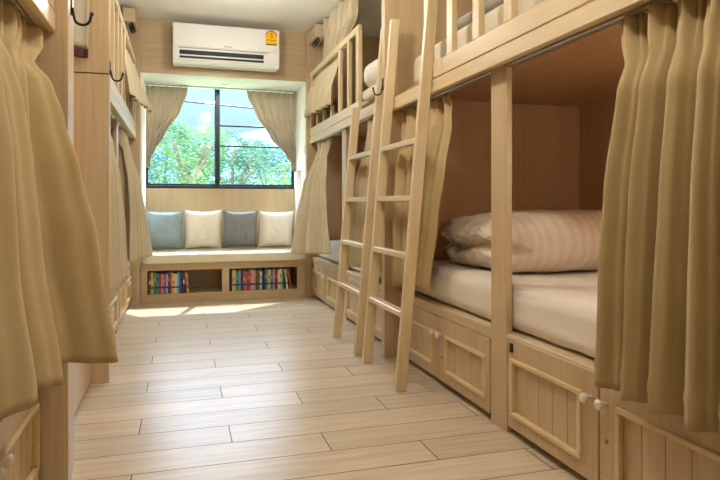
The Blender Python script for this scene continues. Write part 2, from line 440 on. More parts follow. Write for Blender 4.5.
def bunk(side, y0, y1, label, z0, uf, guard, doors, posts, stub=None, ctop=.41, panel_u=-.09, fascia_y=None, deck_y=None,
         near_panel=True, hook_y=None, far_panel=True, lower_ext=None, gtop=2.335, doortop=.36):
    X = lambda u: fx(side, u)
    bed = thing('bunk_bed', label, 'bunk bed', (X(.6), (y0+y1)/2, 0), 'built-in wooden bunk beds')
    T = .06
    # end panel(s)
    bp0 = y0-T+.001 if near_panel else y0
    if far_panel:
        MB().box(X(panel_u), X(DEP), y1, y1+T, 0, ZC-.002, .002).build('end_panel', M['wood'], bed)
    if near_panel:
        MB().box(X(panel_u), X(DEP), y0-T, y0, 0, ZC-.002, .002).build('end_panel', M['wood'], bed)
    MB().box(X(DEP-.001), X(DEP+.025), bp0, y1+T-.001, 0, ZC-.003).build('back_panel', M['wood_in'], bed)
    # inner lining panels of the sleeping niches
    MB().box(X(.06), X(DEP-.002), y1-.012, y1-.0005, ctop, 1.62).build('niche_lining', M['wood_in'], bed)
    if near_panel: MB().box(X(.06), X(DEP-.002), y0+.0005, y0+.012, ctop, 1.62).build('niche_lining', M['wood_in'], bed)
    # base
    b = MB()
    if side < 0 and near_panel: b.box(X(0), X(.021), 2.36, y1-.001, .02, ctop-.021)
    b.box(X(.021), X(DEP-.002), y0+.001, y1-.001, .03, ctop-.02)
    b.box(X(.05), X(DEP-.002), y0+.002, y1-.002, 0, .03)
    b.build('base_cabinet', M['wood'], bed)
    d = MB(); d.box(X(0), X(DEP-.002), y0+.001, y1-.001, ctop-.02, ctop, .002)
    if doortop < ctop-.025:
        d.box(X(.002), X(.021), y0+.001, y1-.001, doortop+.004, ctop-.0205, .001)
    d.build('bed_platform', M['woodY'], bed)
    for (ya, yb, kh, lt, tp) in doors: mk_door(bed, side, ya, yb, .032, tp or doortop, kh, latch=lt)
    for (pa, pb, pu0, pu1, pz) in posts:
        MB().box(X(pu0), X(pu1), pa, pb, 0, pz, .002).build('post', M['wood'], bed)
    fa, fb = fascia_y or (y0, y1); da, db = deck_y or (y0, y1)
    za, zb = z0+.07, z0+.155
    f = MB()
    f.box(X(uf), X(uf+.024), fa, fb, z0, za-.004, .003)
    f.box(X(uf+.012), X(uf+.05), fa, fb, z0+.01, za+.012)
    f.build('side_rail', M['pineY'], bed)
    # upper board only as long as the guard
    ga, gb = guard
    gr = MB(); gr.box(X(uf+.003), X(uf+.028), ga, gb, za+.003, zb, .003)
    go = gr.build('guard_rail', M['pineY'], bed)
    MB().box(X(uf+.0), X(uf+.03), ga, gb, gtop-.025, gtop+.025, .005).build('top_rail', M['pineY'], go)
    n = max(2, round((gb-ga-.08)/.262)); st = (gb-ga-.055)/n
    for k in range(n+1):
        yk = ga+k*st
        wd = .08 if (k == n and side > 0 and gb < 5) or (k == 0 and ga > 3.9) else (.062 if gb < 3.2 else .045)
        zt_ = zb+.10 if stub and stub[0] < yk < stub[1] else gtop-.025
        MB().box(X(uf+.003), X(uf+.033), yk, yk+wd, zb-.001, zt_, .003).build('baluster', M['pine'], go)
    dz = z0+.09
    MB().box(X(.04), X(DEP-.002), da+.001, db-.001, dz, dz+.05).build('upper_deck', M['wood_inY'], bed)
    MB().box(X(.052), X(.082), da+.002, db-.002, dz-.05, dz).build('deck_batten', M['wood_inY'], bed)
    tr = MB(); tr.box(X(.004), X(.032), fa+.002, fb-.002, z0+.004, z0+.022, .003); tr.box(X(.012), X(.024), fa+.003, fb-.003, z0-.002, z0+.006)
    tr.build('curtain_track', M['steel'], bed)
    if hook_y is not None: coat_hook(bed, X(panel_u), hook_y[0], hook_y[1], side)
    return bed

bed_nr = bunk(1, 1.02, 3.57, 'nearest bunk on the right, its lower berth open to show a striped duvet', 1.53, -.06,
     (1.03, 2.995), [(2.945, 3.515, False, False, None), (2.40, 2.94, True, False, None), (1.675, 2.242, False, True, .40), (1.09, 1.668, True, False, .40)],
     [(2.255, 2.387, -.001, .026, 1.56)], hook_y=(3.60, 1.672), ctop=.412)
bed_fr = bunk(1, 3.632, 6.135, 'far bunk on the right, ending at the window bench, white curtains drawn aside', 1.575, -.03,
     (4.355, 6.13), [(3.66, 4.2, True, False, None), (4.21, 4.79, False, False, None), (4.96, 5.53, True, False, None), (5.54, 6.11, False, True, None)],
     [(4.81, 4.94, -.001, .026, 1.60)], near_panel=False, panel_u=-.062, gtop=2.28, stub=(5.0, 6.0))
bed_nl = bunk(-1, 1.02, 3.48, 'nearest bunk on the left, half hidden by a big khaki curtain', 1.53, -.05,
     (1.03, 2.235), [(1.09, 1.69, True, False, None), (1.70, 2.225, False, True, None)],
     [(2.24, 2.355, -.088, .012, ZC-.003)], fascia_y=(1.02, 2.24), deck_y=(1.02, 2.24), ctop=.41, doortop=.385, panel_u=-.088, hook_y=(3.51, 1.655))
coat_hook(bed_nl, XL+.088, 2.30, 1.615, -1)
bed_fl = bunk(-1, 3.542, 6.135, 'far bunk on the left, squeezed beside the window bench', 1.575, -.05,
     (3.60, 6.13), [(3.56, 4.18, True, False, None), (4.19, 4.79, False, False, None), (4.96, 5.53, True, False, None), (5.54, 6.11, False, False, None)],
     [(4.81, 4.94, -.001, .026, 1.60)], near_panel=False, panel_u=-.085, gtop=2.30, stub=(5.0, 6.0))
# fix: the shared end panel of the near-left bunk has a seam at berth height
for b_, s in ((bed_nl, -1),):
    MB().box(fx(s, -.0875), fx(s, .12), 3.4785, 3.4795, 1.646, 1.651).build('panel_seam', M['acdark'], b_)
# short valance blocks under the ceiling at the window end of both far bunks
for b_, s, u in ((bed_fr, 1, -.045), (bed_fl, -1, -.06)):
    v = MB().box(fx(s, u), fx(s, u+.10), 5.78, 6.13, 2.585, 2.71, .004).build('valance_block', M['woodY'], b_)
    r = MB()
    for k in range(5):
        yy = 5.80+k*.045; r.tube([(fx(s, u+.03), yy, 2.585), (fx(s, u+.01), yy+.01, 2.56), (fx(s, u+.03), yy+.015, 2.53), (fx(s, u+.05), yy+.01, 2.56), (fx(s, u+.03), yy, 2.583)], .005, 6)
    r.build('curtain_hook', M['darkframe'], v)

# ------------------------------------------------------------------ curtains
def curtain(name, rows, folds, label, mat, group='bunk curtains', nu=None, seed=0, hem=.06, phase=0, sharp=.35, free=0.0, noise_a=.012, cat='curtain', build_kw=None):
    """rows: list of (z, (x0,y0), (x1,y1), amp, pinch) from top to bottom; z may be a (z0,z1) pair for slanting hems"""
    nu = nu or folds*20; nv = 46
    zt = [r[0] if isinstance(r[0], tuple) else (r[0], r[0]) for r in rows]
    L = [0]
    for a, b in zip(zt, zt[1:]): L.append(L[-1]+abs(a[0]-b[0])+1e-4)
    T = [l/L[-1] for l in L]
    rnd = random.Random(seed); ph = [rnd.uniform(-.5, .5) for _ in range(folds*2+3)]; am = [rnd.uniform(.65, 1.3) for _ in range(folds*2+3)]
    # every row is a path across the cloth: two end points, or a list of points in place of the first
    paths = [[Vector(p) for p in (r[1] if isinstance(r[1], list) else [r[1], r[2]])] for r in rows]
    def at(path, u):
        n = len(path)-1
        if n == 1: return path[0]*(1-u)+path[1]*u
        x = min(u*n, n-1e-6); i = int(x); f = x-i
        p0, p1, p2, p3 = path[max(i-1, 0)], path[i], path[i+1], path[min(i+2, n)]
        return .5*((2*p1)+(p2-p0)*f+(2*p0-5*p1+4*p2-p3)*f*f+(3*p1-p0-3*p2+p3)*f**3)
    def interp(t, u):
        for i in range(len(T)-1):
            if t <= T[i+1]+1e-9:
                kk = (t-T[i])/(T[i+1]-T[i]); k = .5*kk*kk*(3-2*kk)+.5*kk
                z = (zt[i][0]*(1-u)+zt[i][1]*u)*(1-kk)+(zt[i+1][0]*(1-u)+zt[i+1][1]*u)*kk
                return z, at(paths[i], u)*(1-k)+at(paths[i+1], u)*k, rows[i][3]*(1-k)+rows[i+1][3]*k
        return zt[-1][0]*(1-u)+zt[-1][1]*u, at(paths[-1], u), rows[-1][3]
    def fn(u, v):
        z, q, A = interp(v, u)
        e = .02
        d = interp(v, min(1, u+e))[1]-interp(v, max(0, u-e))[1]
        nrm = Vector((-d.y, d.x)).normalized()
        i = u*folds; k = int(i) % (len(ph)-1); f = i-int(i)
        wob = ph[k]*(1-f)+ph[k+1]*f; aa = am[k]*(1-f)+am[k+1]*f
        th = 2*PI*(i+phase+wob*(.25+.35*v))
        s = 2.3*abs(math.sin(th/2))**.85-1.25+.16*math.sin(2*th+.6)+.12*math.sin(3.3*th+seed)
        if nrm.x*(.43-q.x) < 0 and cat == 'curtain': s = -s
        q = q+nrm*(1.15*A*aa*s)
        q = q+nrm*(noise_a*noise.noise(Vector((u*3+seed, v*2.2, seed*1.7)))*(0.3+v))+d.normalized()*(.20*A*math.cos(th))
        hd = zt[0][0]-z
        if hd < .17 and cat == 'curtain' and hem: q = q+nrm*(.013*math.sin(2*PI*i*3+1)*(1 if hd < .11 else (.17-hd)/.06))
        z += .012*noise.noise(Vector((u*5, seed, 0)))*v
        hz = (1-v)*abs(zt[0][0]-zt[-1][0])
        if hem and hz < hem: q = q+nrm*.005*(1 if hz > hem-.008 else 0)
        return (q.x, q.y, z)
    m = MB().sheet(fn, nu, nv)
    o = m.build(name, mat)
    solid(o, .003)
    tag(o, label, cat, group)
    return o

def rows_(lst): return lst
# near right, foreground
curtain('bunk_curtain', [(1.527, (1.34, 1.08), (1.34, 1.60), .026), (1.47, (1.34, 1.08), (1.335, 1.59), .030), (1.38, (1.30, 1.08), (1.30, 1.54), .026), (1.28, (1.27, 1.07), (1.27, 1.53), .034),
     (1.0, (1.25, 1.06), (1.245, 1.545), .038), (.70, (1.24, 1.05), (1.24, 1.56), .040), ((.40, .41), (1.24, 1.05), (1.24, 1.585), .040)], 5,
     'large khaki curtain hanging before the nearest lower berth on the right', M['curtain_near'], seed=3, hem=.075, phase=.1)
# near right bunk, bunched beside the ladder
curtain('bunk_curtain', [(1.527, (1.345, 2.86), (1.335, 3.50), .016), (1.45, (1.34, 2.80), (1.325, 3.50), .022), (1.36, (1.325, 2.79), (1.30, 3.48), .024), (1.15, (1.30, 2.80), (1.27, 3.52), .034),
     (.85, (1.285, 2.87), (1.26, 3.53), .034), ((.50, .46), (1.275, 2.95), (1.255, 3.54), .026)], 4,
     'khaki curtain bunched behind the nearer ladder at the foot of the striped duvet', M['curtain_near'], seed=9, hem=.075, phase=.3)
# far right bunk near end (seen through far ladder)
curtain('bunk_curtain', [(1.572, (1.34, 3.88), (1.335, 4.20), .016), (1.48, (1.33, 3.92), (1.325, 4.16), .018), (1.38, (1.30, 3.94), (1.29, 4.14), .016), (1.1, (1.27, 3.88), (1.255, 4.26), .03),
     ((.50, .50), (1.262, 3.85), (1.24, 4.46), .03)], 4,
     'khaki curtain behind the farther ladder on the right bunk', M['curtain'], seed=12)
# far right bunk window end, flared over cabinet
curtain('bunk_curtain', [(1.572, (1.345, 5.42), (1.34, 5.90), .018), (1.48, (1.335, 5.46), (1.33, 5.84), .02), (1.40, (1.31, 5.48), (1.28, 5.78), .018), (1.15, (1.27, 5.34), (1.19, 5.86), .03),
     (.8, (1.262, 5.20), (1.12, 5.88), .034), ((.52, .47), (1.262, 5.08), (1.07, 5.90), .034)], 5,
     'cream curtain of the lower right berth flaring out beside the window bench', M['curtain'], seed=15)
# far right upper
curtain('bunk_curtain', [(2.725, (1.39, 4.72), (1.39, 5.74), .042), (2.5, (1.385, 4.78), (1.38, 5.74), .042), (2.36, (1.365, 4.98), (1.36, 5.80), .026), (2.25, (1.355, 5.04), (1.345, 5.84), .018),
     (2.12, (1.29, 5.06), (1.26, 5.92), .026), (1.96, (1.245, 5.06), (1.225, 5.97), .026), ((1.81, 1.81), (1.238, 5.05), (1.205, 5.99), .026)], 6,
     'cream curtain of the upper right berth spilling out below the top guard rail', M['curtain'], seed=21)
# left side, foreground: a near fold, then a wide wedge turning out into the aisle
Ya = [1.30, 1.46, 1.64, 1.78, 1.90, 2.04, 2.21]; Yc = [1.30, 1.44, 1.60, 1.75, 1.86, 1.98, 2.12]
curtain('bunk_curtain', [(1.527, [(-.478, y) for y in Ya[:-1]]+[(-.452, 2.20)], None, .012), (1.46, [(-.475, y) for y in Ya[:-1]]+[(-.450, 2.19)], None, .014), (1.40, [(-.466, y) for y in Yc[:-1]]+[(-.452, 2.10)], None, .010),
     (1.33, [(-.455, 1.28), (-.44, 1.43), (-.43, 1.61), (-.44, 1.76), (-.46, 1.87), (-.445, 1.98), (-.408, 2.10)], None, .020),
     (1.22, [(-.45, 1.25), (-.415, 1.42), (-.405, 1.62), (-.42, 1.78), (-.465, 1.88), (-.435, 1.98), (-.372, 2.09)], None, .024),
     (1.06, [(-.45, 1.25), (-.395, 1.42), (-.385, 1.62), (-.40, 1.78), (-.47, 1.88), (-.42, 1.97), (-.315, 2.07)], None, .024),
     (.84, [(-.44, 1.25), (-.380, 1.42), (-.362, 1.60), (-.374, 1.77), (-.455, 1.87), (-.40, 1.96), (-.256, 2.05)], None, .022),
     ((.53, .475), [(-.43, 1.22), (-.34, 1.40), (-.310, 1.58), (-.318, 1.72), (-.395, 1.84), (-.345, 1.95), (-.185, 2.0)], None, .018)], 4,
     'huge khaki curtain flaring into the aisle at the left foreground', M['curtain_near'], seed=33, hem=.10, phase=.55, nu=110)
# far left bunk near end
curtain('bunk_curtain', [(1.572, (-.475, 3.70), (-.475, 4.30), .016), (1.45, (-.47, 3.70), (-.465, 4.30), .018), (1.35, (-.44, 3.72), (-.43, 4.28), .016), (1.1, (-.41, 3.68), (-.40, 4.36), .026),
     (.8, (-.40, 3.64), (-.37, 4.40), .026), ((.46, .46), (-.392, 3.62), (-.35, 4.42), .024)], 4,
     'khaki curtain just past the left dividing panel, lower berth', M['curtain'], seed=41)
# far left bunk window end
curtain('bunk_curtain', [(1.572, (-.478, 5.20), (-.476, 5.66), .018), (1.48, (-.472, 5.24), (-.466, 5.60), .02), (1.40, (-.44, 5.26), (-.425, 5.56), .018), (1.15, (-.405, 5.24), (-.37, 5.66), .028),
     (.8, (-.395, 5.2), (-.31, 5.72), .032), ((.50, .50), (-.39, 5.14), (-.26, 5.76), .032)], 5,
     'cream curtain of the lower left berth flaring beside the window bench', M['curtain'], seed=46)
# far left upper (two)
curtain('bunk_curtain', [(2.725, (-.55, 4.86), (-.55, 5.62), .026), (2.4, (-.53, 4.92), (-.53, 5.64), .024), (2.27, (-.505, 5.06), (-.505, 5.72), .012), (2.15, (-.42, 5.0), (-.38, 5.82), .018),
     ((1.80, 1.79), (-.385, 4.95), (-.25, 5.86), .026)], 5,
     'cream curtain of the upper left berth nearest the window', M['curtain'], seed=52)
curtain('bunk_curtain', [(2.725, (-.55, 3.66), (-.55, 4.70), .026), (2.3, (-.51, 3.70), (-.51, 4.72), .022), ((1.90, 1.90), (-.505, 3.72), (-.50, 4.80), .022)], 7,
     'cream curtain of the upper left berth just past the dividing panel', M['curtain'], seed=57)

# window curtains tied back
curtain('window_curtain', [(2.205, (-.345, 6.76), (.075, 6.76), .016), (2.14, (-.345, 6.76), (.07, 6.76), .018), (1.95, (-.345, 6.76), (.0, 6.76), .022), (1.70, (-.345, 6.765), (-.155, 6.765), .02),
     (1.50, (-.345, 6.77), (-.27, 6.77), .012), (1.42, (-.346, 6.775), (-.306, 6.775), .008), ((1.34, 1.34), (-.347, 6.775), (-.30, 6.775), .01)], 6,
     'beige curtain swept to the left side of the window', M['win_curtain'], 'window curtains', seed=61, hem=0, noise_a=.004)
curtain('window_curtain', [(2.205, (.70, 6.76), (1.25, 6.76), .016), (2.14, (.71, 6.76), (1.25, 6.76), .018), (1.95, (.80, 6.76), (1.25, 6.76), .022), (1.70, (.965, 6.765), (1.25, 6.765), .02),
     (1.50, (1.14, 6.77), (1.25, 6.77), .012), (1.40, (1.21, 6.775), (1.251, 6.775), .008), ((1.32, 1.32), (1.205, 6.775), (1.252, 6.775), .01)], 6,
     'beige curtain swept to the right side of the window', M['win_curtain'], 'window curtains', seed=66, hem=0, noise_a=.004)
tag(MB().box(AX0+.003, AX1-.003, 6.745, 6.775, ZS-.016, ZS-.0035, .003).build('curtain_rail', M['steel']), 'slim curtain rail under the alcove ceiling above the window', 'curtain rail')

# ------------------------------------------------------------------ soft goods
def softbox(name, x0, x1, y0, y1, z0, z1, mat, r=.06, parent=None, amp=.006, seed=0, notch=None, n=44, e=.22, dz=0):
    """rounded, slightly lumpy box with a flat base"""
    cx, cy, cz = (x0+x1)/2, (y0+y1)/2, (z0+z1)/2; hx, hy, hz = (x1-x0)/2, (y1-y0)/2, (z1-z0)/2
    b = bmesh.new(); bmesh.ops.create_cube(b, size=2)
    bmesh.ops.subdivide_edges(b, edges=b.edges[:], cuts=n, use_grid_fill=True)
    for v in b.verts:
        p = Vector((v.co.x*hx, v.co.y*hy, v.co.z*hz))
        rr = min(r, hx*.98, hy*.98, hz*.98)
        q = Vector((max(-hx+rr, min(hx-rr, p.x)), max(-hy+rr, min(hy-rr, p.y)), max(-hz+rr, min(hz-rr, p.z))))
        d = p-q
        if d.length > 1e-6: d = d.normalized(); p = q+d*rr
        nn = d if d.length > 1e-6 else Vector((0, 0, 1))
        w = Vector((cx, cy, cz))+p
        k = noise.noise(w*3.0+Vector((seed, 0, 0)))*amp*1.6+noise.noise(w*9+Vector((0, seed, 0)))*amp*.7
        p = p+nn*k
        if dz: p.z += dz*(1-(p.x/hx)**2)*(1-(p.y/hy)**2)*(1 if p.z > 0 else 0)
        if notch: p = notch(p, hx, hy, hz)
        p.z = max(p.z, -hz)
        v.co = Vector((cx, cy, cz))+p
    for f in b.faces: f.smooth = True
    m = MB(); m._join(b)
    return m.build(name, mat, parent)

# mattresses
tag(softbox('mattress', 1.346, 2.60, 1.06, 3.50, .414, .605, M['sheet'], r=.06, amp=.006, seed=1), 'white sheeted mattress of the open lower berth, nearest right', 'mattress', 'mattresses')
tag(softbox('mattress', 1.346, 2.60, 3.66, 6.10, .414, .585, M['sheet'], r=.05, seed=2, n=30), 'white mattress on the lower berth beside the window bench, right', 'mattress', 'mattresses')
tag(softbox('mattress', -1.74, -.50, 1.06, 3.44, .414, .585, M['sheet'], r=.05, seed=3, n=30), 'white mattress behind the huge curtain in the left foreground', 'mattress', 'mattresses')
tag(softbox('mattress', -1.74, -.50, 3.58, 6.10, .414, .585, M['sheet'], r=.05, seed=4, n=30), 'white mattress on the lower berth beside the window bench, left', 'mattress', 'mattresses')
tag(softbox('mattress', 1.36, 2.60, 1.06, 3.46, 1.672, 1.85, M['sheet2'], r=.035, seed=5, n=36, amp=.005), 'cream mattress on the nearest right upper berth, behind the guard posts', 'mattress', 'mattresses')
tag(softbox('mattress', 1.42, 2.60, 4.36, 6.08, 1.717, 1.80, M['sheet2'], r=.03, seed=6, n=24), 'thin mattress on the far right upper berth', 'mattress', 'mattresses')
tag(softbox('blanket', 1.37, 2.2, 1.25, 2.92, 1.857, 1.915, M['blanket_grey'], r=.028, seed=8, amp=.005), 'grey blanket spread on the nearest right upper mattress', 'blanket')
tag(softbox('folded_blanket', 1.30, 1.72, 3.70, 4.33, 1.717, 1.80, M['sheet2'], r=.03, seed=9, n=22, amp=.006), 'beige blanket folded flat beneath a crumpled white pillow, upper right', 'blanket')
tag(softbox('pillow', 1.285, 1.70, 3.76, 4.32, 1.806, 1.985, M['sheet'], r=.085, seed=10, n=26, amp=.02), 'crumpled white pillow on a folded blanket behind the far ladder', 'pillow')

# duvet with layered open edges at the aisle side
def notch(p, hx, hy, hz):
    s = max(0, (-p.x/hx-.35)/.65)        # aisle side
    zz = p.z+.03+.02*math.sin(p.y*9)
    p.x += .075*s*math.exp(-(zz/.035)**2)
    p.x += s*.02*noise.noise(p*22); p.z += s*.018*noise.noise(p*18+Vector((3, 0, 0)))
    # crown lower toward the ends
    if p.z > 0: p.z *= 1-.28*(abs(p.x/hx)**3)-.12*abs(p.y/hy)**2
    return p
tag(softbox('duvet', 1.45, 2.57, 2.53, 3.36, .612, .918, M['duvet'], r=.145, seed=11, n=60, amp=.010, notch=notch), 'thick folded duvet with satin stripes on the open lower mattress', 'duvet')

# bench
bench = thing('window_bench', 'wooden window bench with two open book compartments at the end of the aisle', 'bench', (.45, 6.5, 0))
b = MB()
BX0, BX1 = -.363, 1.246; Yf = 6.185
b = MB()
b.box(BX0, BX1, Yf-.012, 6.199, .0, .05, .001)      # plinth face
b.build('plinth', M['woodX'], bench)
b = MB()
zo0, zo1 = .078, .308
b.box(BX0, BX1, Yf, 6.198, .05, zo0, .001); b.box(BX0, BX1, Yf, 6.198, zo1, .375, .001)
b.box(BX0, -.302, Yf, 6.198, zo0, zo1, .001); b.box(.402, .472, Yf, 6.198, zo0, zo1, .001); b.box(1.162, BX1, Yf, 6.198, zo0, zo1, .001)
b.build('front_frame', M['woodX'], bench)
# carcass within the alcove
c = MB()
c.box(AX0+.002, AX1-.002, 6.199, YW-.002, .0, zo0-.001); c.box(AX0+.002, AX1-.002, 6.1985, YW-.002, zo1+.02, .374)
c.box(AX0+.002, AX1-.002, 6.62, 6.64, zo0, zo1+.02); c.box(.425, .449, 6.199, 6.62, zo0, zo1+.02)
c.box(AX0+.002, -.312, 6.199, 6.62, zo0, zo1+.02); c.box(1.172, AX1-.002, 6.199, 6.62, zo0, zo1+.02)
c.build('carcass', M['woodX'], bench)
tag(softbox('seat_cushion', AX0+.006, AX1-.006, 6.13, YW-.01, .377, .468, M['seat_cloth'], r=.018, seed=14, n=26, amp=.0015), 'long cream seat cushion lying along the window bench', 'seat cushion')
struct('floor_alcove', MB().box(AX0-.06, AX1+.06, YE+.021, YW+.1, -.06, -.001), M['plaster'])

# scatter cushions
def cushion(cx, w, h, tilt, yaw, mat, label, seed, th=.085):
    m = MB(); n = 26
    def P(u, v, s):
        a, b = 2*u-1, 2*v-1
        # concave edges, pointed corners
        ex = 1-.085*(1-b*b); ez = 1-.10*(1-a*a)+.01*math.sin(a*5+seed*2)
        x = a*ex*w/2; z = b*ez*h/2
        t = th*(max(0, 1-a**4)*max(0, 1-b**4))**.6
        t += (.016*noise.noise(Vector((a*2.2+seed, b*2.2, s)))+.010*noise.noise(Vector((a*6+seed, b*5, s))))*(1-a**4)*(1-b**4)
        return Vector((x, s*t, z))
    R = Matrix.Translation((cx, 6.66, .468+h/2*math.cos(tilt)-.0+.01)) @ Matrix.Rotation(yaw, 4, 'Z') @ Matrix.Rotation(-tilt, 4, 'X')
    for s in (-1, 1):
        m.sheet(lambda u, v: R @ P(u, v, s), n, n)
    bmesh.ops.remove_doubles(m.bm, verts=m.bm.verts[:], dist=.0008)
    o = m.build('cushion', mat)
    tag(o, label, 'cushion', 'scatter cushions on the window bench')
    # piping
    pts = [R @ P(t/n, 0, 1) for t in range(n+1)]+[R @ P(1, t/n, 1) for t in range(1, n+1)]+[R @ P(1-t/n, 1, 1) for t in range(1, n+1)]+[R @ P(0, 1-t/n, 1) for t in range(1, n)]
    pts.append(pts[0])
    MB().tube(pts, .0035, 5).build('piping', mat, o)
    return o
cushion(-.150, .375, .43, -.30, .03, M['cush_blue'], 'blue-grey cushion, leftmost on the window bench', 1)
cushion(.237, .375, .43, -.28, -.02, M['cush_cream'], 'cream cushion between the blue-grey and the mid-grey ones', 2)
cushion(.624, .375, .43, -.27, .03, M['cush_grey'], 'mid-grey cushion, third from the left on the bench', 3)
cushion(1.012, .375, .42, -.29, -.04, M['cush_cream'], 'cream cushion at the right end of the window bench', 4)

# books
palette = {'dark': (40, 40, 46), 'yellow': (222, 186, 70), 'green': (70, 150, 80), 'teal': (50, 140, 150), 'red': (180, 52, 46), 'pink': (214, 130, 140),
           'violet': (130, 104, 160), 'lilac': (186, 176, 206), 'white': (226, 220, 206), 'cream': (222, 204, 160), 'orange': (214, 120, 50), 'blue': (44, 96, 160),
           'brown': (120, 76, 52), 'maroon': (108, 36, 44), 'lime': (158, 184, 80), 'sky': (120, 176, 200), 'tan': (196, 150, 104), 'navy': (30, 44, 84)}
bm_ = {}
def bookmat(c):
    if c not in bm_: bm_[c] = base_mat('book cover '+c, palette[c], .45, .4)[0]
    return bm_[c]
def book(x, th, h, c, label, group, lean=0.0, y=6.21):
    m = MB(); cv = bookmat(c); dp = .16
    m.box(0, .0025, 0, dp, 0, h, mat=cv); m.box(th-.0025, th, 0, dp, 0, h, mat=cv); m.box(0, th, -.002, .002, 0, h, .001, mat=cv)
    m.box(.0025, th-.0025, .002, dp-.004, .003, h-.004, mat=M['paper'])
    m.box(.0005, th-.0005, -.0028, -.002, .052, .070, mat=M['band'])
    k = (ord(c[0])+ord(c[-1])+len(label)) % 4
    if k < 3: m.box(th*.25, th*.75, -.0026, -.002, h*(.45+.1*k), h*(.62+.1*k), mat=bookmat(('white', 'tan', 'dark')[k] if c not in ('white', 'cream', 'dark', 'tan') else 'red'))
    R = Matrix.Translation((x, y, .0785)) @ Matrix.Rotation(lean, 4, 'Y')
    mn = min((R @ v.co).z for v in m.bm.verts)
    bmesh.ops.transform(m.bm, matrix=Matrix.Translation((0, 0, .0792-mn)) @ R, verts=m.bm.verts[:])
    return tag(m.build('book', cv), label, 'book', group)
def row(x, cols, where, group, seed):
    r = random.Random(seed); seen = {}; tot = {}
    for c in cols: tot[c] = tot.get(c, 0)+1
    ordw = ['first', 'second', 'third', 'fourth', 'fifth']
    for i, c in enumerate(cols):
        th = r.uniform(.0175, .0245); h = r.uniform(.188, .218)
        seen[c] = seen.get(c, 0)+1
        if i == 0: rel = 'at the left end of the row'
        else: rel = 'just right of a %s one' % cols[i-1]
        pre = '%s %s-spined' % (ordw[seen[c]-1], c) if tot[c] > 1 else 'only %s-spined' % c
        book(x, th, h, c, '%s book %s, %s' % (pre, rel, where), group, lean=r.uniform(-.004, .01), y=6.212+r.uniform(0, .012))
        x += th+.0012
    return x
xl = row(-.292, ['brown', 'yellow', 'green', 'teal', 'red', 'pink', 'violet', 'lilac', 'navy', 'orange', 'cream', 'white', 'sky', 'blue'], 'in the left bench compartment', 'books in the left bench compartment', 5)
book(xl+.015, .022, .21, 'maroon', 'maroon book leaning against a blue one, in the left bench compartment', 'books in the left bench compartment', -.06)
book(xl+.050, .022, .20, 'tan', 'tan book leaning last in the row, in the left bench compartment', 'books in the left bench compartment', -.10)
xr = row(.480, ['dark', 'cream', 'yellow', 'teal', 'sky', 'maroon', 'violet', 'orange', 'red', 'tan', 'lilac', 'pink', 'brown', 'green', 'white', 'navy', 'blue', 'lime', 'cream', 'teal', 'pink', 'maroon', 'white', 'cream', 'green'], 'in the right bench compartment', 'books in the right bench compartment', 6)
book(xr+.028, .02, .205, 'white', 'white book leaning beside the last upright one, in the right bench compartment', 'books in the right bench compartment', -.12)
book(xr+.074, .014, .205, 'orange', 'thin orange book leaning farthest right, in the right bench compartment', 'books in the right bench compartment', -.22)

# ------------------------------------------------------------------ ladders
def ladder(ya, yb, label, short=None, ztop=2.08):
    """stiles lean toward the bunk; ya = near stile, yb = far stile outer face"""
    x0, x1, zt = 1.048, 1.23, 2.08
    L = thing('ladder', label, 'ladder', (x0, (ya+yb)/2, 0), 'wooden bunk ladders')
    def xz(z): return x0+(x1-x0)*z/zt
    W = .058
    for (y, t) in ((ya, ztop), (yb-.032, short or ztop)):
        m = MB(); m.prism([(xz(0), 0), (xz(0)+W, 0), (xz(t)+W, t), (xz(t), t)], 'Y', y, y+.032)
        bmesh.ops.recalc_face_normals(m.bm, faces=m.bm.faces[:])
        bmesh.ops.bevel(m.bm, geom=m.bm.edges[:], offset=.003, segments=1, affect='EDGES')
        m.build('stile', M['pine'], L)
    for z in (.385, .685, .985, 1.285):
        MB().box(xz(z)+.004, xz(z)+.052, ya+.030, yb-.030, z-.015, z+.015, .003).build('rung', M['pineY'], L)
    return L
ladder(2.89, 3.50, 'nearer leaning pine ladder, standing by the open lower berth')
ladder(3.645, 4.225, 'farther leaning pine ladder, behind the nearer one', short=1.65)

# ------------------------------------------------------------------ air conditioner
A = thing('air_conditioner', 'white split air conditioner on the wood wall above the window', 'air conditioner', (.435, 6.08, 2.29))
ax0, ax1 = -.065, .938
m = MB()
prof = [(6.198, 2.30), (5.99, 2.287), (5.955, 2.30), (5.945, 2.33), (5.945, 2.655), (5.955, 2.665), (6.198, 2.665)]
m.prism(prof, 'X', ax0, ax1)
bmesh.ops.bevel(m.bm, geom=[e for e in m.bm.edges if abs(e.verts[0].co.x-e.verts[1].co.x) < .001], offset=.006, segments=2, affect='EDGES')
m.build('casing', M['ac'], A)
m = MB(); m.box(ax0+.002, ax1-.002, 5.938, 5.944, 2.44, 2.655, .003); m.build('front_panel', M['ac'], A)
m = MB(); m.box(ax0+.045, ax1-.11, 5.9425, 5.9455, 2.428, 2.433); m.build('panel_gap', M['acgrey'], A)
m = MB(); m.box(ax0+.06, ax1-.155, 5.936, 5.9452, 2.368, 2.408, .003); m.build('air_outlet', M['acdark'], A)
m = MB(); m.box(ax0+.06, ax1-.155, 5.932, 5.9452, 2.334, 2.352, .003); m.build('louvre', M['acdark'], A)
m = MB()
for x in (ax0+.20, ax0+.33, ax0+.46, ax0+.60, ax0+.73): m.box(x, x+.004, 5.933, 5.944, 2.352, 2.368)
m.build('outlet_fin', M['ac'], A)
